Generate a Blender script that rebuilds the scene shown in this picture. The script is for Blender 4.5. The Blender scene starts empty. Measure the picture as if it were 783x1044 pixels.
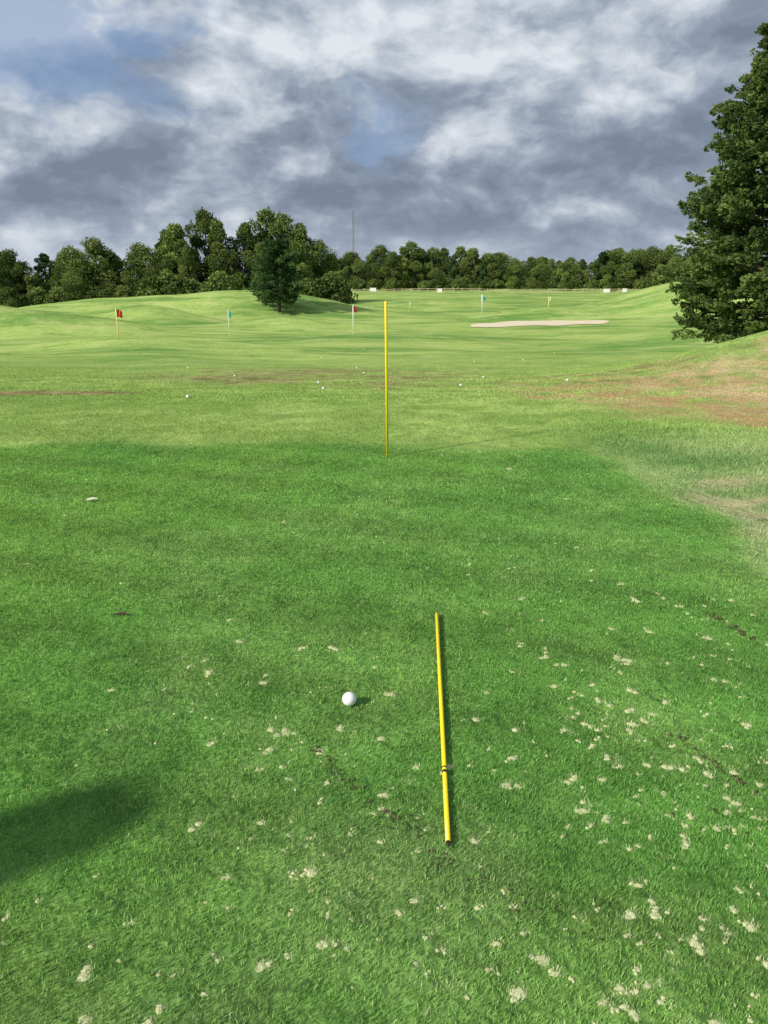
import bpy, math, random, bmesh
import numpy as np
from mathutils import Vector, Matrix
random.seed(7); rng=np.random.default_rng(11)
scene=bpy.context.scene
col=scene.collection

# ---------------------------------------------------------------- helpers
class NB:
    def __init__(s,nt): s.nt=nt; nt.nodes.clear()
    def n(s,t,**kw):
        nd=s.nt.nodes.new(t)
        for k,v in kw.items(): setattr(nd,k,v)
        return nd
    def set(s,sock,v):
        if isinstance(v,bpy.types.NodeSocket): s.nt.links.new(v,sock)
        elif isinstance(v,(tuple,list)) and sock.type=='RGBA': sock.default_value=(v[0],v[1],v[2],1)
        else: sock.default_value=v
    def m(s,op,a,b=0.0,c=0.0,clamp=False):
        nd=s.n('ShaderNodeMath',operation=op,use_clamp=clamp)
        s.set(nd.inputs[0],a); s.set(nd.inputs[1],b)
        if op in('MULTIPLY_ADD','SMOOTH_MIN'): s.set(nd.inputs[2],c)
        return nd.outputs[0]
    def vm(s,op,a,b=(0,0,0)):
        nd=s.n('ShaderNodeVectorMath',operation=op)
        s.set(nd.inputs[0],a)
        if op=='SCALE': s.set(nd.inputs['Scale'],b)
        else: s.set(nd.inputs[1],b)
        return nd.outputs[0]
    def mix(s,f,a,b):
        nd=s.n('ShaderNodeMix',data_type='RGBA'); 
        s.set(nd.inputs[0],f); s.set(nd.inputs[6],a); s.set(nd.inputs[7],b)
        return nd.outputs[2]
    def noise(s,vec,scale,detail=3,rough=0.55,dist=0.0,color=False):
        nd=s.n('ShaderNodeTexNoise'); s.set(nd.inputs['Vector'],vec)
        nd.inputs['Scale'].default_value=scale; nd.inputs['Detail'].default_value=detail
        nd.inputs['Roughness'].default_value=rough; nd.inputs['Distortion'].default_value=dist
        return nd.outputs['Color' if color else 'Fac']
    def ss(s,v,a,b,o0=0.0,o1=1.0):
        nd=s.n('ShaderNodeMapRange',interpolation_type='SMOOTHSTEP'); s.set(nd.inputs[0],v)
        nd.inputs[1].default_value=a; nd.inputs[2].default_value=b
        nd.inputs[3].default_value=o0; nd.inputs[4].default_value=o1
        return nd.outputs[0]
    def hsv(s,c,v):
        return s.vm('SCALE',c,v)
def newmat(name):
    m=bpy.data.materials.new(name); m.use_nodes=True
    return m,NB(m.node_tree)
def simple(name,colr,rough=0.5,var=0.15,scale=20,metal=0,spec=0.4):
    m,b=newmat(name)
    tc=b.n('ShaderNodeTexCoord').outputs['Object']
    f=b.noise(tc,scale,3)
    c=b.mix(f,tuple(x*(1-var) for x in colr),tuple(min(1,x*(1+var)) for x in colr))
    p=b.n('ShaderNodeBsdfPrincipled'); b.set(p.inputs['Base Color'],c)
    p.inputs['Roughness'].default_value=rough; p.inputs['Metallic'].default_value=metal
    p.inputs['Specular IOR Level'].default_value=spec
    o=b.n('ShaderNodeOutputMaterial'); b.set(o.inputs[0],p.outputs[0])
    return m
def mesh_np(name,V,F,mats,mi=None,attr=None,smooth=False):
    me=bpy.data.meshes.new(name)
    me.from_pydata([tuple(v) for v in V] if not isinstance(V,np.ndarray) else V.tolist(),[],F if isinstance(F,list) else F.tolist())
    for m in mats: me.materials.append(m)
    if mi is not None: me.polygons.foreach_set('material_index',np.asarray(mi,dtype=np.int32))
    if attr is not None:
        a=me.attributes.new('rnd','FLOAT','POINT'); a.data.foreach_set('value',np.asarray(attr,dtype=np.float32))
    if smooth: me.polygons.foreach_set('use_smooth',np.ones(len(me.polygons),dtype=bool))
    me.update(); return me
def addobj(name,me,loc=(0,0,0),rot=(0,0,0),sc=(1,1,1),parent=None):
    o=bpy.data.objects.new(name,me); col.objects.link(o)
    o.location=loc; o.rotation_euler=rot; o.scale=sc
    if parent: o.parent=parent
    return o
def empty(name,loc=(0,0,0)):
    o=bpy.data.objects.new(name,None); col.objects.link(o); o.location=loc; o.empty_display_size=0.2; return o
class Acc:
    def __init__(s): s.v=[];s.f=[];s.m=[];s.a=[]
    def add(s,V,F,mi=0,a=0.5):
        o=len(s.v); s.v+= [tuple(map(float,v)) for v in V]
        for f in F: s.f.append(tuple(i+o for i in f)); s.m.append(mi)
        s.a+= [a]*len(V) if not hasattr(a,'__len__') else list(a)
    def tube(s,pts,rads,n=8,mi=0,cap=True,a=0.5):
        pts=[Vector(p) for p in pts]; V=[];F=[]
        for i,p in enumerate(pts):
            d=(pts[min(i+1,len(pts)-1)]-pts[max(i-1,0)]).normalized()
            x=d.orthogonal().normalized() if i==0 else (x-d*x.dot(d)).normalized()
            y=d.cross(x)
            for k in range(n):
                t=2*math.pi*k/n
                V.append(p+(x*math.cos(t)+y*math.sin(t))*rads[i])
        for i in range(len(pts)-1):
            for k in range(n):
                F.append((i*n+k,i*n+(k+1)%n,(i+1)*n+(k+1)%n,(i+1)*n+k))
        if cap:
            F.append(tuple(range(n-1,-1,-1))); F.append(tuple((len(pts)-1)*n+k for k in range(n)))
        s.add(V,F,mi,a)
    def box(s,c,h,mi=0,rotz=0,a=0.5):
        R=Matrix.Rotation(rotz,3,'Z'); V=[]
        for sx in(-1,1):
            for sy in(-1,1):
                for sz in(-1,1): V.append(Vector(c)+R@Vector((sx*h[0],sy*h[1],sz*h[2])))
        s.add(V,[(0,1,3,2),(4,6,7,5),(0,4,5,1),(2,3,7,6),(0,2,6,4),(1,5,7,3)],mi,a)
    def mesh(s,name,mats,smooth=False): return mesh_np(name,s.v,s.f,mats,s.m,s.a,smooth)

# ---------------------------------------------------------------- terrain height
_u=np.linspace(0,math.log(1601),3000)
_pd=[0,6.0,8,12,16,25,45,80,150,250,300,420,1600]
_ph=[0,0,-.10,-.47,-.82,-1.5,-2.6,-3.35,-3.7,-3.1,-2.2,-1.0,-1.0]
_prof=np.interp(np.expm1(_u),_pd,_ph)
_k=np.exp(-np.linspace(-2.5,2.5,161)**2); _k/=_k.sum()
_prof=np.convolve(np.pad(_prof,80,mode='edge'),_k,'valid')
G=[(-16,100,2.9,13,8,0.1),(-36,98,2.0,12,8,-0.1),(-28,60,1.7,9,4,0.15),(-8,69,1.1,8,4,0),(-55,75,1.4,14,8,0),(-42,78,1.5,8,4.5,.3),(-24,78,1.8,7,4,-.3),
   (9.3,14.5,1.22,3.9,3.3,0.35),(15,24,.8,5,5,0),(35,95,2.9,10,12,0.2),(48,90,3.2,12,14,0),(18,89,1.3,9,5,0.1),
   (2,48,0.40,7,4,0.2),(-12,38,0.6,6,3,-0.2),(24,50,0.8,7,5,0),(60,60,2.0,15,20,0),(5,130,0.9,20,8,0),(-10,205,0.8,30,12,0),
   (9,19,.25,3,1.8,.3)]
def hgt(x,y):
    x=np.asarray(x,dtype=float); y=np.asarray(y,dtype=float)
    z=np.interp(np.log1p(np.clip(y,0,1599)),_u,_prof)
    for cx,cy,h,sx,sy,r in G:
        dx=x-cx; dy=y-cy; c=math.cos(r); s=math.sin(r)
        a=(dx*c+dy*s)/sx; b=(-dx*s+dy*c)/sy
        z=z+h*np.exp(-(a*a+b*b))
    far=np.clip((y-9)/20,0,1)
    z=z+far*(0.07*np.sin(x*.31+1.3*np.sin(y*.13))*np.sin(y*.24+.7)+0.04*np.sin(x*.77+y*.5))
    f2=np.clip((y-30)/40,0,1)*(1-.8*np.exp(-((x-15)/12)**2-((y-72)/14)**2)); z=z+f2*0.24*np.sin(x*.12+.9*np.sin(y*.07))*np.sin(y*.11+x*.03)
    tx=1/(1+np.exp(-np.clip((x-2.3)/0.25,-50,50))); ty=1/(1+np.exp(-np.clip((y-6.4)/0.3,-50,50))); w=1-(1-tx)*(1-ty)
    bumps=0.015*(np.sin(x*4.1+y*2.3)*np.sin(y*3.7-x*1.1)+0.6*np.sin(x*9.1-y*3.3)*np.sin(y*8.3+x*2.))
    near=np.exp(-(np.clip(y,0,200)/14)**2)
    return z*w+bumps*w*near-0.015*w*near
def H1(x,y): return float(hgt(x,y))

# ---------------------------------------------------------------- numpy colour field
def vnoise(x,y,scale,seed=0,octv=3,rough=.5):
    x=np.asarray(x,float)*scale; y=np.asarray(y,float)*scale; tot=0;amp=1;nrm=0
    for o in range(octv):
        xi=np.floor(x).astype(np.int64); yi=np.floor(y).astype(np.int64); fx=x-xi; fy=y-yi
        fx=fx*fx*(3-2*fx); fy=fy*fy*(3-2*fy)
        def h(a,b_):
            n=(a*374761393+b_*668265263+(seed*7+o)*2147483647)&0xffffffff
            n=((n^(n>>13))*1274126177)&0xffffffff; n=((n^(n>>15))*2246822519)&0xffffffff
            return ((n^(n>>16))&0xffff)/65535.0
        v=(h(xi,yi)*(1-fx)+h(xi+1,yi)*fx)*(1-fy)+(h(xi,yi+1)*(1-fx)+h(xi+1,yi+1)*fx)*fy
        tot=tot+v*amp; nrm+=amp; amp*=rough; x=x*2.03+17.3; y=y*2.03+9.1
    return tot/nrm
def S(v,a,b):
    t=np.clip((v-a)/(b-a),0,1); return t*t*(3-2*t)
def mixc(f,a,b):
    f=np.asarray(f)[...,None]; return np.asarray(a)*(1-f)+np.asarray(b)*f
def edge(x,y):
    return np.hypot(np.maximum(x-1.05,0),np.maximum(y-4.95,0))
def enoise(x,y): return (vnoise(x,y,1.3,3,4,.6)-.5)*.75
def teemask(x,y): return 1-S(edge(x,y)+enoise(x,y),.50,.88)
# pale sandy divot spots: stamped into a 4 mm world-space raster
RX0,RY0,RS=-4.2,0.0,0.004; RW,RH=1650,1500
spot=np.zeros((RH,RW),np.float32)
def stamp(x,y,r,s):
    cx=(x-RX0)/RS; cy=(y-RY0)/RS; R=int(r/RS*2.2)+2
    x0,x1,y0,y1=int(cx)-R,int(cx)+R+1,int(cy)-R,int(cy)+R+1
    if x0<0 or y0<0 or x1>=RW or y1>=RH: return
    yy,xx=np.mgrid[y0:y1,x0:x1]; d=np.hypot(xx-cx,yy-cy)*RS/r
    spot[y0:y1,x0:x1]=np.maximum(spot[y0:y1,x0:x1],(s*np.clip((1.9-d)/.9,0,1)).astype(np.float32))
g=np.random.default_rng(5)
n=12000; sx_=g.uniform(-3,1.75,n); sy_=g.uniform(.6,5.5,n)
dens=S(vnoise(sx_,sy_,1.4,21,2),.38,.66)
wr=np.exp(-((sx_-0.85)/.55)**2-((sy_-1.7)/.85)**2)*1.45+np.exp(-((sx_+.38)/.30)**2-((sy_-1.6)/.5)**2)*1.05+np.exp(-((sx_-0.2)/.8)**2-((sy_-1.05)/.3)**2)*1.0+np.exp(-((sx_+.2)/.55)**2-((sy_-2.2)/.25)**2)*.5+.012
pr=wr*(.25+.75*dens)*.66
stamps=[]
for i in np.nonzero(g.uniform(0,1,n)<pr)[0]:
    r=(0.0036+0.0085*g.uniform()**2.4)*(1 if sy_[i]<3 else 1.25); st=g.uniform(.25,1.0)
    el=g.uniform(0,math.pi)
    for k in range(g.integers(1,5)):
        q=g.normal(0,r*1.0); px=sx_[i]+q*math.cos(el)+g.normal(0,r*.35); py=sy_[i]+q*math.sin(el)+g.normal(0,r*.35); rr=r*g.uniform(.5,1)
        stamp(px,py,rr,st); stamps.append((px,py,rr,st))
def spotv(x,y):
    ix=np.clip(((x-RX0)/RS).astype(int),0,RW-1); iy=np.clip(((y-RY0)/RS).astype(int),0,RH-1)
    v=spot[iy,ix]; return np.where((x>RX0)&(x<RX0+RW*RS-.02)&(y>0)&(y<RY0+RH*RS-.02),v,0)
def tee_rgb(x,y,full=True):
    big=vnoise(x,y,.6,1,2); med=vnoise(x,y,2.6,2,3); fine=vnoise(x,y,22,4,2)
    c=mixc(S(big,.3,.7),(0.195,0.420,0.092),(0.245,0.465,0.095))
    c=mixc(S(med,.45,.8)*.7,c,(0.285,0.49,0.130))
    c=mixc(S(fine,.45,.8)*.55,c,(0.125,0.31,0.062))
    wv=np.sin((y+.35*x)*11+3*med); gr=vnoise(x*.35+y*.2,y*1.6,22,9,2)
    c=c*(1+.10*wv+.32*(gr-.5))[...,None]
    hz=S(vnoise(x,y,1.5,6,3),.50,.75)*S(-y,-4.2,-1.4)*.38
    c=mixc(hz,c,(0.40,0.55,0.21))
    if full:
        c=mixc(np.clip(spotv(x,y)*1.1,0,.85),c,(0.74,0.75,0.46))
    return c
def ell(x,y,cx,cy,rx,ry,nz,amp=.5):
    return 1-S(np.hypot((x-cx)/rx,(y-cy)/ry)+(nz-.5)*amp*2,.65,1.15)
def dry_masks(x,y):
    nz=vnoise(x,y,1.1,31,4,.6); nz2=vnoise(x,y,4,32,4,.65); nz3=vnoise(x*.8,y*1.6,1.7,33,4,.65)
    dry=ell(x,y,6.3,9.7,4.4,4.4,nz,.5)*S(nz2,.26,.56)
    e=np.maximum(ell(x,y,-1.4,17.8,4.8,4.8,nz,.5)*S(nz3,.36,.60)*.85,ell(x,y,-5.4,10.9,2.0,.6,nz2,.4))
    e=np.maximum(e,ell(x,y,2.5,13.8,3.8,2.5,nz2,.6)*S(nz3,.43,.62)*.7)
    e4=ell(x,y,2.25,4.1,.55,.6,nz2,.5)*S(nz3,.40,.58)
    return dry,e,e4,nz,nz2
def rough_rgb(x,y):
    med=vnoise(x,y,2.3,2,3); fine=vnoise(x,y,13,4,2); bg_=vnoise(x*.5,y,.6,8,3)
    c=mixc(S(med,.3,.75),(0.31,0.45,0.120),(0.44,0.57,0.18))
    c=mixc(S(bg_,.45,.75)*.5,c,(0.25,0.41,.10))
    c=mixc(S(fine,.45,.8)*.5,c,(0.21,0.35,0.085))
    rt=S(x,1.2,2.0)*(1-S(y,5.2,7.0)); cn=mixc(S(med,.3,.75),(0.19,0.34,0.11),(0.36,0.48,0.20))
    c=mixc(rt,c,cn)
    dry,e,e4,nz,nz2=dry_masks(x,y)
    c=mixc(dry*.95,c,mixc(S(nz,.3,.7),(0.50,0.36,0.18),(0.64,0.51,0.29)))
    c=mixc(e*.90,c,mixc(S(nz2,.3,.7),(0.20,0.145,0.07),(0.48,0.39,0.20)))
    return mixc(e4*.7,c,(0.55,0.46,0.28))
def setcol(me,name,c,dom='POINT'):
    a=me.attributes.new(name,'FLOAT_COLOR',dom); cc=np.ones((len(c),4),np.float32); cc[:,:3]=c; a.data.foreach_set('color',cc.ravel())

# ground material: near colours from attribute, far from world-space noise
m_ground,b=newmat('turf_ground')
geo=b.n('ShaderNodeNewGeometry'); P=geo.outputs['Position']
sp=b.n('ShaderNodeSeparateXYZ'); b.set(sp.inputs[0],P); y=sp.outputs[1]
at=b.n('ShaderNodeAttribute'); at.attribute_name='turf'; cn=at.outputs['Color']
def sc3(v): 
    l=b.n('ShaderNodeVectorMath',operation='MULTIPLY'); b.set(l.inputs[0],P); l.inputs[1].default_value=v; return l.outputs[0]
v1=b.noise(sc3((.045,.11,0)),1.0,4,.65,.6); v2=b.noise(sc3((.2,.5,0)),1.0,4,.7,.3)
c_far=b.mix(b.ss(v1,.36,.60),(0.150,0.285,0.066),(0.34,0.46,0.125))
c_far=b.mix(b.m('MULTIPLY',b.ss(v2,.48,.68),.6),c_far,(0.48,0.52,0.20))
c_far=b.mix(b.m('MULTIPLY',b.ss(v2,.47,.34),.65),c_far,(0.12,0.235,0.055))
c=b.mix(b.ss(y,15,34),cn,c_far)
gr=b.noise(P,45,2,.7); gr2=b.noise(P,7,3,.75); gr3=b.noise(P,1.5,3,.75)
c=b.hsv(c,b.m('MULTIPLY',b.m('MULTIPLY_ADD',gr,.7,.65),b.m('MULTIPLY',b.m('MULTIPLY_ADD',gr2,.9,.55),b.m('MULTIPLY_ADD',gr3,.6,.7))))
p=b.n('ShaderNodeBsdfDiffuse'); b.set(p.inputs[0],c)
bn=b.n('ShaderNodeBump'); bn.inputs['Strength'].default_value=0.7; bn.inputs['Distance'].default_value=0.07
b.set(bn.inputs['Height'],b.m('ADD',gr2,gr3)); b.set(p.inputs['Normal'],bn.outputs[0])
o=b.n('ShaderNodeOutputMaterial'); b.set(o.inputs[0],p.outputs[0])

a=3.0; um=math.asinh(1500/a)
xs=a*np.sinh(np.linspace(-um,um,520)); ys=a*np.sinh(np.linspace(-math.asinh(60/a),um,520))
X,Y=np.meshgrid(xs,ys); Z=hgt(X,Y)
V=np.stack([X.ravel(),Y.ravel(),Z.ravel()],1)
nx=len(xs); ny=len(ys); I=np.arange(nx*ny).reshape(ny,nx)
F=np.stack([I[:-1,:-1].ravel(),I[:-1,1:].ravel(),I[1:,1:].ravel(),I[1:,:-1].ravel()],1)
def fastmesh(name,V,F,mats,smooth=False):
    me=bpy.data.meshes.new(name); k=F.shape[1]
    me.vertices.add(len(V)); me.vertices.foreach_set('co',np.ascontiguousarray(V,dtype=np.float32).ravel())
    me.loops.add(F.size); me.loops.foreach_set('vertex_index',np.ascontiguousarray(F,dtype=np.int32).ravel())
    me.polygons.add(len(F)); me.polygons.foreach_set('loop_start',np.arange(len(F),dtype=np.int32)*k)
    me.polygons.foreach_set('loop_total',np.full(len(F),k,dtype=np.int32))
    for m in mats: me.materials.append(m)
    me.polygons.foreach_set('use_smooth',np.full(len(F),smooth,dtype=bool))
    me.update(calc_edges=True); return me
gm=fastmesh('ground',V,F,[m_ground],True)
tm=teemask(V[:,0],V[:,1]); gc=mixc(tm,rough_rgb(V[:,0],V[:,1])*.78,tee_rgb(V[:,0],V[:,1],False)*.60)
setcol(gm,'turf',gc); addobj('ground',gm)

# ---------------------------------------------------------------- real grass blades, one mesh each
m_bl,b=newmat('grass_blade')
at=b.n('ShaderNodeAttribute'); at.attribute_name='turf'; c=at.outputs['Color']
d=b.n('ShaderNodeBsdfDiffuse'); b.set(d.inputs[0],c); t=b.n('ShaderNodeBsdfTranslucent'); b.set(t.inputs[0],c)
mx=b.n('ShaderNodeMixShader'); mx.inputs[0].default_value=0.33; b.set(mx.inputs[1],d.outputs[0]); b.set(mx.inputs[2],t.outputs[0])
o=b.n('ShaderNodeOutputMaterial'); b.set(o.inputs[0],mx.outputs[0])
def scatter(x0,x1,y0,y1,dens,keep,g):
    n=int((x1-x0)*(y1-y0)*dens); x=g.uniform(x0,x1,n); y=g.uniform(y0,y1,n); k=keep(x,y); return x[k],y[k]
def blades(x,y,h,w,lean,colr,g):
    n=len(x); az=g.uniform(0,2*np.pi,n)
    le=g.uniform(.1,lean,n)*h; fa=g.uniform(0,2*np.pi,n); z=hgt(x,y)
    dx=np.cos(az)*le; dy=np.sin(az)*le; sx=np.cos(fa)*w/2; sy=np.sin(fa)*w/2
    v=np.stack([np.stack([x-sx,y-sy,z-.004],1),np.stack([x+sx,y+sy,z-.004],1),
       np.stack([x+dx*.4+sx*.8,y+dy*.4+sy*.8,z+h*.62],1),np.stack([x+dx-sx*.05,y+dy-sy*.05,z+h],1),np.stack([x+dx*.4-sx*.8,y+dy*.4-sy*.8,z+h*.62],1)],1)
    k=np.arange(n)*5
    Fq=np.stack([k,k+1,k+2,k+4],1); Ft=np.stack([k+4,k+2,k+3],1)
    r=g.uniform(0,1,n); c=colr*(0.66+.74*r)[:,None]
    c=mixc(S(r,.92,.97)*.5,c,(0.66,0.66,0.36)); 
    return v.reshape(-1,3),Fq,Ft,np.repeat(c,5,0)
def build(name,parts):
    V=[];Q=[];T=[];C=[];o=0
    for v,q,t,c in parts: V.append(v);Q.append(q+o);T.append(t+o);C.append(c);o+=len(v)
    V=np.concatenate(V);Q=np.concatenate(Q);T=np.concatenate(T);C=np.concatenate(C)
    me=bpy.data.meshes.new(name); me.vertices.add(len(V)); me.vertices.foreach_set('co',V.astype(np.float32).ravel())
    me.loops.add(Q.size+T.size); me.loops.foreach_set('vertex_index',np.concatenate([Q.ravel(),T.ravel()]).astype(np.int32))
    me.polygons.add(len(Q)+len(T))
    me.polygons.foreach_set('loop_start',np.concatenate([np.arange(len(Q))*4,Q.size+np.arange(len(T))*3]).astype(np.int32))
    me.polygons.foreach_set('loop_total',np.concatenate([np.full(len(Q),4),np.full(len(T),3)]).astype(np.int32))
    me.materials.append(m_bl); me.update(calc_edges=True); setcol(me,'turf',C); addobj(name,me); return len(Q)
g=np.random.default_rng(77)
parts=[]
def teek(x,y): return (edge(x,y)+enoise(x,y)+g.normal(0,.05,len(x))<.70)
for (y0,y1,dens,h0,h1,w0,w1) in [(.45,1.7,62000,.0045,.0110,.0012,.0023),(1.7,2.7,42000,.0045,.0110,.0014,.0026),(2.7,4.0,24000,.005,.0115,.0018,.0034),(4.0,6.1,13000,.005,.012,.0028,.0048)]:
    x,yv=scatter(-4.3,1.95,y0,y1,dens,lambda x,y:(np.abs(x)<.55+.68*y)&teek(x,y),g)
    s=spotv(x,yv); k=g.uniform(0,1,len(x))>s*.40; x=x[k]; yv=yv[k]; s=s[k]
    h=g.uniform(h0,h1,len(x))*(.55+.9*vnoise(x,yv,34,12,2))*(1-.35*s); w=g.uniform(w0,w1,len(x))
    parts.append(blades(x,yv,h,w,1.15,tee_rgb(x,yv),g))
nb1=build('tee_grass',parts); parts=[]
def rk(x,y): return (~teek(x,y))&(np.abs(x)<1.0+.68*y)
for (y0,y1,dens,h0,h1,w0,w1,xm) in [(.6,6.1,15000,.012,.034,.0022,.0042,5.2),(6.1,9.2,7500,.012,.028,.0032,.0055,7.4),(9.2,14,2500,.014,.028,.006,.010,10.6),(14,24,750,.014,.026,.011,.020,17)]:
    x,yv=scatter(-xm,xm,y0,y1,dens,rk,g)
    ed=edge(x,yv); rt=S(x,1.5,2.0)*(1-S(yv,6,8)); hs=(.36+.64*rt)*(.5+.5*S(ed,.6,1.4))+.35*S(yv,8,10)
    hs=hs*np.clip(1.15-(yv-9)/17,.25,1)
    dry,e,e4,_,_=dry_masks(x,yv); dm=np.maximum(e,np.maximum(dry*.6,e4)); k=g.uniform(0,1,len(x))>dm*.8; x=x[k];yv=yv[k];hs=hs[k];dm=dm[k]
    h=g.uniform(h0,h1,len(x))*hs*(.5+1.0*vnoise(x,yv,9,13,3))*(1-.5*dm); w=g.uniform(w0,w1,len(x))
    parts.append(blades(x,yv,h,w,1.3,rough_rgb(x,yv)*1.10,g))
nb2=build('rough_grass',parts); print('blades',nb1,nb2,'spots',len(stamps))

# divot sand: low crumbly mounds between the blades
m_dv,b=newmat('divot_sand')
Pg=b.n('ShaderNodeNewGeometry').outputs['Position']; f=b.noise(Pg,260,2,0.7); f2=b.noise(Pg,40,2,.6)
cc=b.mix(f,(0.40,0.42,0.21),(0.68,0.68,0.43)); cc=b.mix(b.m('MULTIPLY',f2,.45),cc,(0.36,0.45,0.18))
p=b.n('ShaderNodeBsdfDiffuse'); b.set(p.inputs[0],cc); o=b.n('ShaderNodeOutputMaterial'); b.set(o.inputs[0],p.outputs[0])
V=[];F=[];g=np.random.default_rng(9)
for (px,py,r,st) in stamps:
    if st<.45 : continue
    o_=len(V); n=10; ph=g.uniform(0,6.28); top=.0018+.0024*st*g.uniform(.5,1); ax=g.uniform(.7,1.1)
    V.append((px,py,top))
    for ring,(fr,hz) in enumerate([(.55,.9),(1.0,.35),(1.25,-.3)]):
        for k in range(n):
            t=2*math.pi*k/n+ph; rr=r*fr*g.uniform(.7,1.25)
            V.append((px+rr*math.cos(t),py+rr*math.sin(t)*ax,top*hz*g.uniform(.8,1.15)))
    for k in range(n): F.append((o_,o_+1+k,o_+1+(k+1)%n))
    for ring in range(2):
        for k in range(n):
            a_=o_+1+ring*n; F.append((a_+k,a_+n+k,a_+n+(k+1)%n,a_+(k+1)%n))
addobj('divot_sand',mesh_np('divot_sand',V,F,[m_dv]))

# ---------------------------------------------------------------- sticks, ball, small bits
m_yel=simple('yellow_fibreglass',(0.88,0.66,0.015),0.35,0.05,8)
m_blk=simple('black_rubber',(0.02,0.02,0.02),0.6)
m_white=simple('white_paint',(0.80,0.80,0.78),0.4,0.04)
def stick(name,p0,p1,r,bands):
    par=empty(name,p0); p0=Vector(p0); d=Vector(p1)-p0; L=d.length
    par.rotation_euler=d.to_track_quat('Z','Y').to_euler()
    A=Acc(); A.tube([(0,0,0.006),(0,0,L-0.006),(0,0,L)],[r,r,r*0.6],16,0)
    addobj('rod',A.mesh('rod',[m_yel],True),parent=par)
    A=Acc(); A.tube([(0,0,-0.010),(0,0,-0.004),(0,0,0.006)],[r*0.15,r*0.7,r*0.95],16,0); 
    addobj('tip',A.mesh('tip',[m_blk],True),parent=par)
    for k,(z,w) in enumerate(bands):
        A=Acc(); A.tube([(0,0,z),(0,0,z+w)],[r*1.10,r*1.10],16,0); addobj('band_%d'%(k+1),A.mesh('band',[m_blk],True),parent=par)
    return par
stick('alignment_stick',(0.147,1.385,0.013),(0.203,2.60,0.015),0.0060,[(0.252,0.010),(0.272,0.005)])
stick('alignment_stick',(0.025,5.27,-0.03),(0.012,5.285,1.095),0.0092,[])

m_ball=simple('golf_ball_white',(0.80,0.82,0.82),0.3,0.03,spec=0.5)
bm=bmesh.new(); bmesh.ops.create_icosphere(bm,subdivisions=6,radius=0.02135)
N=300; dirs=[]
for i in range(N):
    zz=1-2*(i+.5)/N; ph=i*math.pi*(3-5**.5); rr=math.sqrt(1-zz*zz); dirs.append((rr*math.cos(ph),rr*math.sin(ph),zz))
D=np.array(dirs); vv=np.array([v.co[:] for v in bm.verts]); un=vv/np.linalg.norm(vv,axis=1)[:,None]
ang=np.arccos(np.clip((un@D.T).max(1),-1,1)); ra=0.088
dep=np.where(ang<ra,0.00028*(1-(ang/ra)**2),0)
for v,dp,u_ in zip(bm.verts,dep,un): v.co=Vector(u_*(0.02135-dp))
me=bpy.data.meshes.new('golf_ball'); bm.to_mesh(me); bm.free(); me.materials.append(m_ball)
me.polygons.foreach_set('use_smooth',np.ones(len(me.polygons),dtype=bool))
addobj('golf_ball',me,(-0.106,1.975,0.0262))
bm=bmesh.new()
for (bx,by) in [(-1.25,14.2),(-1.0,12.2),(1.3,12.6),(4.35,6.9),(3.2,13),(-3.4,17),(2.2,16.5),(-.5,18.5),(-5.5,21),(-0.8,22),(3,25),(-2.6,9.8),(5,27),(-2.5,30),(7,31),(-1,38)]:
    M=Matrix.Translation((bx,by,H1(bx,by)+0.026 if by<16 else H1(bx,by)+0.02))
    bmesh.ops.create_icosphere(bm,subdivisions=3,radius=0.0214,matrix=M)
me=bpy.data.meshes.new('range_balls'); bm.to_mesh(me); bm.free(); me.materials.append(m_ball)
me.polygons.foreach_set('use_smooth',np.ones(len(me.polygons),dtype=bool)); addobj('range_balls',me)
m_soil=simple('dark_soil',(0.075,0.05,0.03),0.95,0.4,200)
A=Acc(); A.tube([(-1.04,2.60,.010),(-1.015,2.607,.013),(-0.985,2.603,.010)],[.003,.006,.002],7); A.tube([(-1.01,2.606,.013),(-1.0,2.62,.016)],[.003,.001],6)
addobj('twig',A.mesh('twig',[m_soil]))
A=Acc(); leafv=[]; lf=[]
for i in range(9):
    t=i/8; wd=.016*math.sin(math.pi*(.08+.9*t)); leafv+=[(-1.735+.06*t,4.125+.02*t-wd,.014+.006*math.sin(t*3)),(-1.735+.06*t,4.125+.02*t,.012+.009*math.sin(t*3)),(-1.735+.06*t,4.125+.02*t+wd,.018+.006*math.sin(t*3))]
for i in range(8):
    k=i*3; lf+=[(k,k+3,k+4,k+1),(k+1,k+4,k+5,k+2)]
A.add(leafv,lf); addobj('dead_leaf',A.mesh('dead_leaf',[simple('bleached_leaf',(0.7,0.68,0.50),0.7)]))
bm=bmesh.new()
def clods(x0,y0,x1,y1,n,sp,s):
    for i in range(n):
        t=random.random(); px=x0+(x1-x0)*t+random.gauss(0,sp); py=y0+(y1-y0)*t+random.gauss(0,sp)
        sz=s*random.uniform(.4,1.2)
        M=Matrix.Translation((px,py,0.004+random.uniform(0,.003)))@Matrix.Rotation(random.random()*6,4,'Z')@Matrix.Diagonal((sz*random.uniform(.8,1.8),sz,sz*.6,1))
        r_=bmesh.ops.create_icosphere(bm,subdivisions=2,radius=1,matrix=M)
        for v in r_['verts']: v.co+=Vector((random.uniform(-1,1),random.uniform(-1,1),random.uniform(-1,1)))*sz*.25
clods(-.22,1.79,-.05,1.56,46,.010,.0031); clods(-.05,1.56,.10,1.42,26,.012,.003); clods(1.27,2.62,1.34,2.38,30,.008,.005); clods(.82,1.84,.95,1.56,40,.009,.0034)
clods(.12,1.36,.15,1.33,14,.012,.003); clods(.7,1.5,.85,1.5,6,.05,.003); clods(.1,1.33,.45,1.15,24,.03,.0027); clods(1.0,2.9,1.3,2.6,26,.01,.003)
me=bpy.data.meshes.new('soil_clods'); bm.to_mesh(me); bm.free(); me.materials.append(m_soil); addobj('soil_clods',me)

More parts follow.
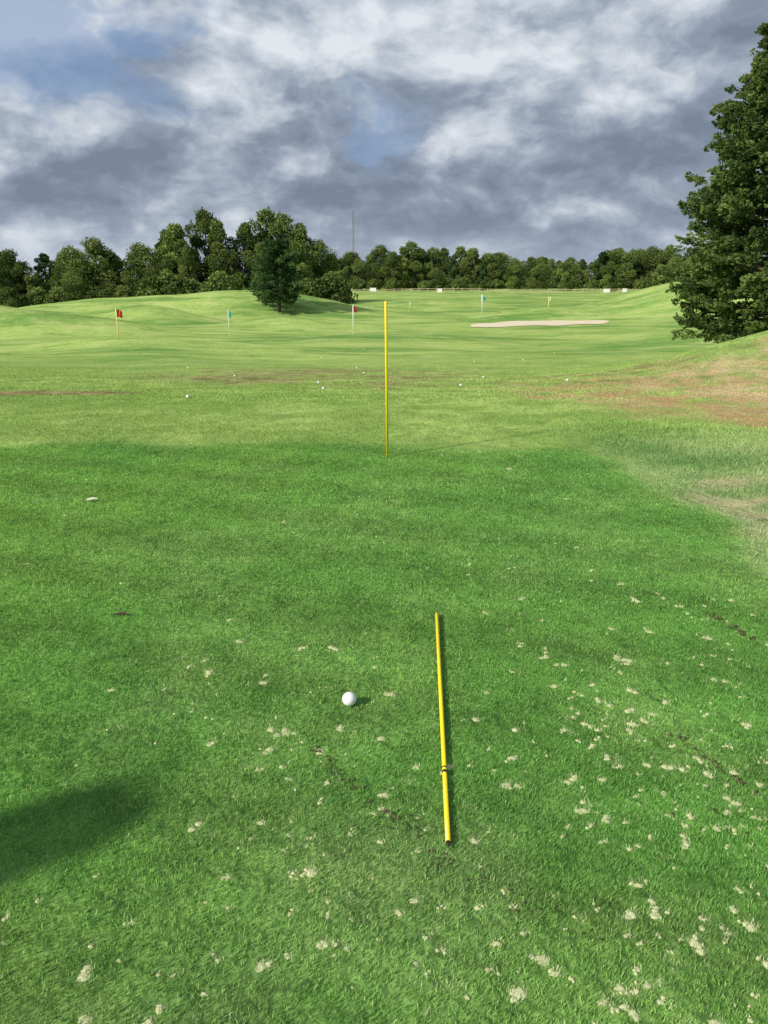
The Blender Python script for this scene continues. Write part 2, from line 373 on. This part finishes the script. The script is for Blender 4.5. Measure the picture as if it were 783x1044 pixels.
# ---------------------------------------------------------------- flags
m_pole_y=simple('flagpole_yellow',(0.78,0.66,0.22),0.4,0.05)
def flag(x,y,h,colr,yellow,ang,name='golf_flag',s=1.0):
    z=H1(x,y); par=empty(name,(x,y,z)); par.rotation_euler=(0,0,ang)
    A=Acc(); A.tube([(0,0,-.1),(0,0,h-0.01),(0,0,h)],[.028*s,.024*s,.012],10); addobj('pole',A.mesh('pole',[m_pole_y if yellow else m_white],True),parent=par)
    A=Acc(); A.tube([(0,0,h),(0,0,h+.05)],[.03,.02],10); addobj('knob',A.mesh('knob',[m_white],True),parent=par)
    A=Acc(); A.tube([(0,0,0.0),(0,0,0.012)],[.06,.06],16); addobj('cup',A.mesh('cup',[m_white]),parent=par)
    W=0.36;Hh=0.46; V=[];F=[]
    for j in range(7):
        for i in range(11):
            u=i/10; v=j/6
            V.append((0.02+W*u*(1-.1*u),0.05*math.sin(u*7+v*1.5)*u,h-.04-Hh*v*(1-.12*u)-.14*u*u))
    for j in range(6):
        for i in range(10): k=j*11+i; F.append((k,k+11,k+12,k+1))
    A=Acc(); A.add(V,F); addobj('flag',A.mesh('flag',[colr],True),parent=par)
m_red=simple('flag_red',(0.70,0.07,0.03),0.8); m_teal=simple('flag_teal',(0.01,0.24,0.17),0.8); m_wf=simple('flag_white',(0.75,0.75,0.72),0.8)
flag(-16.1,46,2.05,m_red,True,0.4,s=1.3); flag(-11.2,55,1.8,m_teal,False,-.9); flag(-2.3,57,2.05,m_red,False,0.5,s=1.4)
flag(3.7,112,1.3,m_wf,True,0.3,s=1.6); flag(11.0,86,2.1,m_teal,False,-.4,s=1.3); flag(21.0,98,1.9,m_wf,True,0.2,s=1.6)
flag(19.0,150,2.0,m_wf,False,0.2,s=1.6)

# ---------------------------------------------------------------- bunker
m_sand,b=newmat('bunker_sand')
Pg=b.n('ShaderNodeNewGeometry').outputs['Position']; f=b.noise(Pg,0.8,4,0.7)
cc=b.mix(f,(0.60,0.51,0.34),(0.80,0.70,0.52)); p=b.n('ShaderNodeBsdfDiffuse'); b.set(p.inputs[0],cc)
bn=b.n('ShaderNodeBump'); bn.inputs['Distance'].default_value=0.05; b.set(bn.inputs['Height'],b.noise(Pg,6,3)); b.set(p.inputs['Normal'],bn.outputs[0])
o=b.n('ShaderNodeOutputMaterial'); b.set(o.inputs[0],p.outputs[0])
V=[];F=[];NR=14;NA=96
def brad(t): return 1+.12*math.sin(2*t+.6)+.08*math.sin(3*t+1.9)+.04*math.sin(7*t)
for i in range(NR+1):
    rr=i/NR
    for k in range(NA):
        t=2*math.pi*k/NA; x=15.3+7.0*rr*brad(t)*math.cos(t); y=76.0+5.6*rr*brad(t)*math.sin(t)+0.35*(x-15.0)
        V.append((x,y,H1(x,y)+0.09-0.05*rr**6))
for i in range(NR):
    for k in range(NA): F.append((i*NA+k,i*NA+(k+1)%NA,(i+1)*NA+(k+1)%NA,(i+1)*NA+k))
addobj('sand_bunker',mesh_np('sand_bunker',V,F,[m_sand],smooth=True))

# ---------------------------------------------------------------- trees
def leafmat(name,dk,lt,brown=None,trans=0.25):
    m,b=newmat(name)
    at=b.n('ShaderNodeAttribute'); at.attribute_name='rnd'; r=at.outputs['Fac']
    oi=b.n('ShaderNodeObjectInfo').outputs['Random']
    c=b.mix(r,dk,lt)
    c=b.hsv(c,b.m('MULTIPLY_ADD',oi,0.6,0.75))
    if brown:
        c=b.mix(b.ss(r,1.4,1.6),c,brown)
    d=b.n('ShaderNodeBsdfDiffuse'); b.set(d.inputs[0],c); t=b.n('ShaderNodeBsdfTranslucent'); b.set(t.inputs[0],c)
    mx=b.n('ShaderNodeMixShader'); mx.inputs[0].default_value=trans; b.set(mx.inputs[1],d.outputs[0]); b.set(mx.inputs[2],t.outputs[0])
    o=b.n('ShaderNodeOutputMaterial'); b.set(o.inputs[0],mx.outputs[0]); return m
m_leaf=leafmat('broadleaf_foliage',(0.050,0.085,0.024),(0.20,0.26,0.07))
m_pine=leafmat('pine_foliage',(0.028,0.060,0.022),(0.09,0.155,0.05))
m_ced=leafmat('cedar_foliage',(0.06,0.11,0.035),(0.26,0.36,0.10),(0.25,0.11,0.04),0.3)
m_bark=simple('bark',(0.09,0.07,0.05),0.95,0.4,6)
def quads(C,U,Vv):
    n=len(C); v=np.stack([C-U*.5,C+Vv*.5,C+U*.5,C-Vv*.5],1).reshape(-1,3)
    k=np.arange(n)*4; return v,np.stack([k,k+1,k+2,k+3],1)
def rvec(g,n):
    v=g.normal(size=(n,3)); return v/np.linalg.norm(v,axis=1)[:,None]
def broad(name,H,R,seed,nl=16,per=420,ls=0.42,trunk=0.22,mat=None,zlo=0.12):
    g=np.random.default_rng(seed); A=Acc()
    A.tube([(0,0,-.5),(g.normal()*.1,g.normal()*.1,H*trunk),(g.normal()*.3,g.normal()*.3,H*.75)],[H*.028,H*.02,H*.006],8,0)
    Cs=[];Us=[];Vs=[];Rn=[]
    for i in range(nl):
        t=(i+.5)/nl; z=H*(zlo+(0.93-zlo)*t); env=R*math.sin(math.pi*min(1,max(.08,(t*.82+.16))))**.6
        an=i*2.4+g.uniform(-.5,.5); rad=env*g.uniform(.4,.85) if i<nl-2 else env*.15
        c=np.array([math.cos(an)*rad,math.sin(an)*rad,z]); lr=R*g.uniform(.24,.44)
        A.tube([(0,0,max(H*trunk*.7,z-H*.18)),(c[0]*.5,c[1]*.5,z-H*.05),tuple(c)],[H*.011,H*.007,H*.003],6,0)
        n=int(per*g.uniform(.8,1.2)); d=rvec(g,n); rr=lr*(g.uniform(.35,1,n)**.5)*(1+.25*np.sin(d[:,0]*7+i)*np.sin(d[:,2]*6+2*i))
        P_=c+d*rr[:,None]*np.array([1.1,1.1,.8])
        u=rvec(g,n); w=np.cross(u,rvec(g,n)); w/=np.linalg.norm(w,axis=1)[:,None]
        s=ls*g.uniform(.5,1.25,n)
        Cs.append(P_);Us.append(u*s[:,None]);Vs.append(w*s[:,None]*.75); Rn.append(np.clip(g.uniform(.1,.9)+g.normal(0,.15,n),0,1))
    v,f=quads(np.concatenate(Cs),np.concatenate(Us),np.concatenate(Vs))
    A.add(v.tolist(),f.tolist(),1,np.repeat(np.concatenate(Rn),4).tolist())
    return A.mesh(name,[m_bark,mat or m_leaf])
protos=[broad('tree_a',10,3.6,1,16,620,.32),broad('tree_b',10,4.2,2,18,620,.32),broad('tree_c',10,3.0,3,15,600,.30,zlo=.08),broad('tree_d',10,3.9,4,20,540,.32,zlo=.15),broad('tree_e',10,3.3,5,16,600,.31)]
shrub=[broad('shrub_a',4,3.2,8,12,330,.42,.1,zlo=.1),broad('shrub_b',4,3.6,9,12,330,.42,.1,zlo=.1)]
conifer_d=broad('tree_pine',10,2.2,15,18,260,.38,.2,mat=m_pine,zlo=.1)
row=empty('distant_treeline')
def pt(x,y,H,kind=None,wide=1.0,par=row):
    me=kind or random.choice(protos); base=4.0 if me in shrub else 10.0
    s=H/base; w=s*wide*random.uniform(.9,1.15)
    addobj('tree',me,(x,y,H1(x,y)-.2),(0,0,random.uniform(0,6.28)),(w,w,s),par)
def band(x0,x1,yf,Hf,step,depth,shr=True,wide=1.0):
    x=x0
    while x<x1:
        pt(x+random.uniform(-1,1)*step*.3,yf(x)+random.uniform(0,depth),Hf(x)*random.uniform(.72,1.12),wide=wide,kind=conifer_d if random.random()<.08 else None)
        if shr: pt(x+random.uniform(-1,1)*step*.4,yf(x)-random.uniform(1,4),random.uniform(2.6,4.2),random.choice(shrub))
        x+=step*random.uniform(.7,1.3)
band(-125,-50,lambda x:128+(x+50)*.15,lambda x:8.2,3.2,5); band(-130,-40,lambda x:150,lambda x:9.6,4,8,False)
band(-58,-38,lambda x:142,lambda x:11.5,3.6,6); 
band(-48,-36,lambda x:150,lambda x:14.0,4.2,8,False)
for (x,y,h) in [(-39,148,15),(-34.5,152,17.8),(-31,147,15.5),(-26.5,150,15.5),(-23,155,18.2),(-19.5,153,17.2),(-16,150,15.5),(-13,156,12),(-41,150,12.5),(-36,143,11),(-29,142,10),(-22,143,11),(-17,145,12)]: pt(x,y,h,wide=.75)
for x in range(-42,-8,3): pt(x+random.uniform(-1,1),141+random.uniform(-2,2),random.uniform(3.2,5.5),random.choice(shrub))
band(-30,230,lambda x:285-abs(x)*.12,lambda x:12.0+2.2*math.sin(x*.09)+1.4*math.sin(x*.23),4.0,8)
band(-40,240,lambda x:300-abs(x)*.1,lambda x:12.8+1.8*math.sin(x*.06+1),4.5,8,False)
band(-25,40,lambda x:262,lambda x:10+2.5*math.sin(x*.17),7,6)
band(78,150,lambda x:215,lambda x:11.5,4.5,8)
for (x,y,h) in [(44,262,10),(52,258,9),(60,255,10.5),(70,240,9.5)]: pt(x,y,h)

def pine(name,x,y,H,R,seed):
    g=np.random.default_rng(seed); par=empty(name,(x,y,H1(x,y)))
    A=Acc(); A.tube([(0,0,-.4),(0.1,0,H*.3),(0,.1,H*.7),(0,0,H*.97)],[.26,.2,.12,.03],10,0)
    Cs=[];Us=[];Vs=[];Rn=[]
    nb=90
    for i in range(nb):
        t=i/(nb-1); z=H*(.17+.79*t); L=R*(math.sin(math.pi*min(1,(t*.62+.33)))**.6)*g.uniform(.6,1.12)
        if t>.94: L=R*.4
        an=i*2.399+g.uniform(-.3,.3); dz=-.12+.4*t
        dv=np.array([math.cos(an),math.sin(an),dz]); base=np.array([0,0,z]); 
        end=base+dv*L; A.tube([tuple(base),tuple(base+dv*L*.5+np.array([0,0,.12])),tuple(end)],[.06,.04,.012],5,0)
        n=150; tt=g.uniform(.3,1.05,n); off=rvec(g,n)*np.array([.6,.6,.36])*g.uniform(.3,1,n)[:,None]*(.6+.5*L/R)
        P_=base+dv*L*tt[:,None]+off
        u=dv+rvec(g,n)*.8+np.array([0,0,.3]); u/=np.linalg.norm(u,axis=1)[:,None]; w=np.cross(u,rvec(g,n)); w/=np.linalg.norm(w,axis=1)[:,None]
        s=.36*g.uniform(.6,1.2,n); Cs.append(P_);Us.append(u*s[:,None]);Vs.append(w*s[:,None]*.5);Rn.append(np.clip(g.uniform(.1,.8)+g.normal(0,.12,n),0,1))
    addobj('trunk',A.mesh('trunk',[m_bark]),parent=par)
    v,f=quads(np.concatenate(Cs),np.concatenate(Us),np.concatenate(Vs))
    addobj('crown',mesh_np('crown',v,f,[m_pine],attr=np.repeat(np.concatenate(Rn),4)),parent=par)
pine('pine_tree',-12.5,91,8.0,3.2,3)

def cedar(name,x,y,H,seed):
    g=np.random.default_rng(seed); par=empty(name,(x,y,H1(x,y)-.1))
    A=Acc(); A.tube([(0,0,-.3),(0.05,0,H*.35),(-.05,.05,H*.7),(0,0,H*.98)],[.22,.17,.1,.02],12,0)
    def env(t): 
        return np.interp(t,[0,.06,.15,.3,.5,.7,.85,.93,1],[2.3,2.9,3.35,3.35,2.95,2.45,2.1,1.4,.3])
    Cs=[];Us=[];Vs=[];Rn=[]
    nb=720
    for i in range(nb):
        t=(i+g.uniform())/nb; z=H*(.015+.955*t); an=i*2.399963+g.uniform(-.25,.25)
        lump=1+.11*math.sin(z*2.6+3*math.sin(2*an))
        L=float(env(t))*(g.uniform(.82,.98) if g.random()<.88 else g.uniform(.98,1.10))*lump
        slope=g.uniform(.05,.30)
        h=np.array([math.cos(an),math.sin(an),0.]); side=np.array([-math.sin(an),math.cos(an),0.])
        def bp(s): 
            s=np.asarray(s)[...,None]; return np.array([0,0,z])+h*L*s+np.array([0,0,1.])*L*(slope*s*s-.12*s)
        if i%2==0: A.tube([tuple(bp(0.)),tuple(bp(.5)),tuple(bp(.92))],[.035,.022,.008],5,0)
        tone=g.uniform(.0,.8); dead=g.random()<.012
        for k in range(17):
            s=g.uniform(.55,1.0); sl=(.50 if s<.85 else .28)*g.uniform(.5,1.1)*(.6+.4*L/3.3)
            sd=h*g.uniform(.3,1.0)+side*g.uniform(-1.3,1.3)+np.array([0,0,g.uniform(-.5,.55)]); sd/=np.linalg.norm(sd)
            b0=bp(s); n=27; q=g.uniform(0,1,n)
            P_=b0+sd*(q*sl)[:,None]+rvec(g,n)*(.10*(1.2-q))[:,None]
            u=sd+rvec(g,n)*.6+np.array([0,0,.15]); u/=np.linalg.norm(u,axis=1)[:,None]; w=np.cross(u,rvec(g,n)); w/=np.linalg.norm(w,axis=1)[:,None]
            sz=g.uniform(.07,.15,n); Cs.append(P_);Us.append(u*sz[:,None]);Vs.append(w*sz[:,None]*.45)
            Rn.append(np.full(n,2.0) if (dead and k<6) else np.clip(tone+.25*q+g.normal(0,.12,n),0,1))
    addobj('trunk',A.mesh('trunk',[m_bark]),parent=par)
    v,f=quads(np.concatenate(Cs),np.concatenate(Us),np.concatenate(Vs))
    me=fastmesh('crown',v,f,[m_ced]); a_=me.attributes.new('rnd','FLOAT','POINT'); a_.data.foreach_set('value',np.repeat(np.concatenate(Rn),4).astype(np.float32))
    addobj('crown',me,parent=par)
cedar('cedar_tree',11.65,22,9.1,5)

# ---------------------------------------------------------------- far furniture
m_wood=simple('weathered_wood',(0.50,0.40,0.28),0.85,0.25,3)
A=Acc(); xs_=np.arange(-10,95,2.6)
fy=lambda x:238-.08*abs(x)
for i,xx in enumerate(xs_):
    z=H1(xx,fy(xx)); A.box((xx,fy(xx),z+.5),(.08,.08,.7))
    if i<len(xs_)-1:
        x2=xs_[i+1]; z2=H1(x2,fy(x2))
        for hh in(.45,.95): A.tube([(xx,fy(xx)-.1,z+hh),(x2,fy(x2)-.1,z2+hh)],[.07,.07],5)
addobj('wooden_fence',A.mesh('wooden_fence',[m_wood]))
for (x,y,w) in [(-3.2,225,.9),(16,222,.7),(62,215,.9),(67,215,.6)]:
    z=H1(x,y); par=empty('yardage_sign',(x,y,z)); A=Acc(); A.box((0,0,.95),(w,.05,.5)); addobj('board',A.mesh('board',[m_white]),parent=par)
    A=Acc(); A.box((-w*.7,.09,.5),(.05,.035,.6)); A.box((w*.7,.09,.5),(.05,.035,.6)); addobj('posts',A.mesh('posts',[m_wood]),parent=par)
m_steel=simple('galvanised_steel',(0.25,0.26,0.28),0.5)
mx_,my_=-20.5,520; z0=H1(mx_,my_); par=empty('radio_tower',(mx_,my_,z0)); A=Acc(); Ht=44
c3=[(math.cos(a_)*.6,math.sin(a_)*.6) for a_ in (0,2.094,4.189)]
for cx,cy in c3: A.tube([(cx,cy,0),(cx,cy,Ht)],[.15,.15],5)
for k in range(0,Ht,2):
    for i in range(3):
        p,q=c3[i],c3[(i+1)%3]; A.tube([(p[0],p[1],k),(q[0],q[1],k+2)],[.07,.07],4); A.tube([(p[0],p[1],k),(q[0],q[1],k)],[.07,.07],4)
A.tube([(0,0,Ht-.5),(0,0,Ht+3)],[.1,.04],6); addobj('mast',A.mesh('mast',[m_steel]),parent=par)
A=Acc()
for a_ in (0.5,2.6,4.7): A.tube([(0,0,Ht*.9),(math.cos(a_)*22,math.sin(a_)*22,0)],[.03,.03],4)
addobj('guy_wires',A.mesh('guy_wires',[m_steel]),parent=par)

# bag-shaped stand-in, unseen at left, added to cast the lower-left shadow
m_bag=simple('bag_fabric',(0.03,0.04,0.08),0.7,0.3,30); m_bag2=simple('bag_trim',(0.5,0.5,0.5),0.6)
bag=empty('shadow_caster_bag',(-2.08,0.56,0)); 
A=Acc(); tl=Vector((.10,.06,1)).normalized()
def al(s,o=(0,0,0)): return tuple(tl*s+Vector(o))
A.tube([al(.03),al(.08),al(.45),al(.78),al(.84)],[.10,.125,.13,.125,.135],20,0); addobj('body',A.mesh('body',[m_bag],True),parent=bag)
A=Acc(); A.tube([al(.82),al(.875)],[.142,.142],20,0); A.tube([al(.0),al(.05)],[.13,.13],20,0); addobj('collar_and_base',A.mesh('collar',[m_bag2],True),parent=bag)
A=Acc(); A.tube([al(.15,(-.1,-.06,0)),al(.2,(-.13,-.08,0)),al(.45,(-.13,-.08,0)),al(.5,(-.1,-.06,0))],[.05,.075,.075,.05],12,0); addobj('pocket',A.mesh('pocket',[m_bag],True),parent=bag)
A=Acc()
for i in range(5):
    an=i*1.257; ox,oy=.075*math.cos(an),.075*math.sin(an); L=random.uniform(.93,.98)
    A.tube([al(.84,(ox,oy,0)),al(L-.04,(ox*1.05,oy*1.05,0)),al(L+.03,(ox*1.1,oy*1.1,0)),al(L+.08,(ox,oy,0)),al(L+.10,(ox*.9,oy*.9,0))],[.028,.04,.062,.05,.02],12)
addobj('club_headcovers',A.mesh('club_headcovers',[m_bag],True),parent=bag)

# ---------------------------------------------------------------- light
sun_dir=Vector((-0.82,-0.57,math.tan(math.radians(33)))).normalized()
L=bpy.data.lights.new('sun','SUN'); L.energy=5.0; L.angle=math.radians(2.5); L.color=(1.0,0.93,0.80)
so=bpy.data.objects.new('sun',L); col.objects.link(so); so.rotation_euler=sun_dir.to_track_quat('Z','Y').to_euler(); so.location=(-20,-20,20)
w=bpy.data.worlds.new('World'); scene.world=w; w.use_nodes=True; b=NB(w.node_tree)
sky=b.n('ShaderNodeTexSky',sky_type='NISHITA'); sky.sun_disc=False; sky.sun_elevation=math.radians(33); sky.sun_rotation=math.radians(235)
skyc=b.hsv(sky.outputs[0],0.10)
dirv=b.n('ShaderNodeTexCoord').outputs['Generated']
sp=b.n('ShaderNodeSeparateXYZ'); b.set(sp.inputs[0],dirv); dx,dz=sp.outputs[0],sp.outputs[2]
mp=b.n('ShaderNodeVectorMath',operation='MULTIPLY'); b.set(mp.inputs[0],dirv); mp.inputs[1].default_value=(1,1,1.8); p0=b.vm('ADD',mp.outputs[0],(1.9,4.4,0.9))
warp=b.vm('SCALE',b.vm('SUBTRACT',b.noise(p0,6.0,3,color=True),(.5,.5,.5)),0.08)
p1=b.vm('ADD',p0,warp); off=b.vm('ADD',p1,(-0.03,-.01,0.055))
big=b.noise(p1,3.2,2,0.5); fa=b.noise(p1,6.5,7,.56); fb=b.noise(off,6.5,7,.56)
rel=b.m('SUBTRACT',fa,fb)
bil=b.m('ABSOLUTE',b.m('SUBTRACT',b.noise(p1,11,5,.55),0.5))
val=b.m('MULTIPLY_ADD',b.m('SUBTRACT',big,0.5),1.5,0.475)
val=b.m('ADD',val,b.m('MULTIPLY',rel,2.0)); val=b.m('ADD',val,b.m('MULTIPLY',b.m('SUBTRACT',fa,0.5),0.9))
val=b.m('ADD',val,b.m('MULTIPLY',bil,1.1))
val=b.m('ADD',val,b.m('MULTIPLY',dx,-0.20))
val=b.m('SUBTRACT',val,b.m('MULTIPLY',b.m('MULTIPLY',b.ss(dz,0.0,0.07),b.ss(dz,0.10,0.2,1,0)),0.08))
ramp=b.n('ShaderNodeValToRGB'); b.set(ramp.inputs[0],val); e=ramp.color_ramp.elements
e[0].position=0.0; e[0].color=(0.195,0.24,0.32,1); e[1].position=1.0; e[1].color=(0.76,0.80,0.85,1)
k=e.new(0.32); k.color=(0.285,0.34,0.43,1); k=e.new(0.5); k.color=(0.39,0.45,0.54,1); k=e.new(0.74); k.color=(0.57,0.62,0.69,1)
clouds=ramp.outputs[0]
hz=b.ss(dz,0.0,0.09,0.5,0.0); clouds=b.mix(hz,clouds,(0.38,0.45,0.55))
gap=b.ss(b.m('ADD',b.noise(b.vm('ADD',p1,(8.2,3.1,5.5)),3.4,5,0.6),b.m('MULTIPLY',b.m('SUBTRACT',b.m('SUBTRACT',dz,.22),b.m('MULTIPLY',dx,1.5)),0.28)),0.57,0.69)
fin=b.mix(b.m('MULTIPLY',gap,0.65),clouds,b.mix(0.5,skyc,(0.20,0.35,0.66)))
bg=b.n('ShaderNodeBackground'); b.set(bg.inputs[0],fin); bg.inputs[1].default_value=1.0
o=b.n('ShaderNodeOutputWorld'); b.set(o.inputs[0],bg.outputs[0])

# ---------------------------------------------------------------- camera
cam=bpy.data.cameras.new('camera'); co=bpy.data.objects.new('camera',cam); col.objects.link(co)
co.location=(0,0,1.25); co.rotation_euler=(math.radians(90-17.6),0,0)
cam.sensor_fit='VERTICAL'; cam.sensor_height=24; cam.lens=24*754/1044; cam.clip_start=0.05; cam.clip_end=4000
scene.camera=co
scene.view_settings.view_transform='Standard'; scene.view_settings.look='None'; scene.view_settings.exposure=0
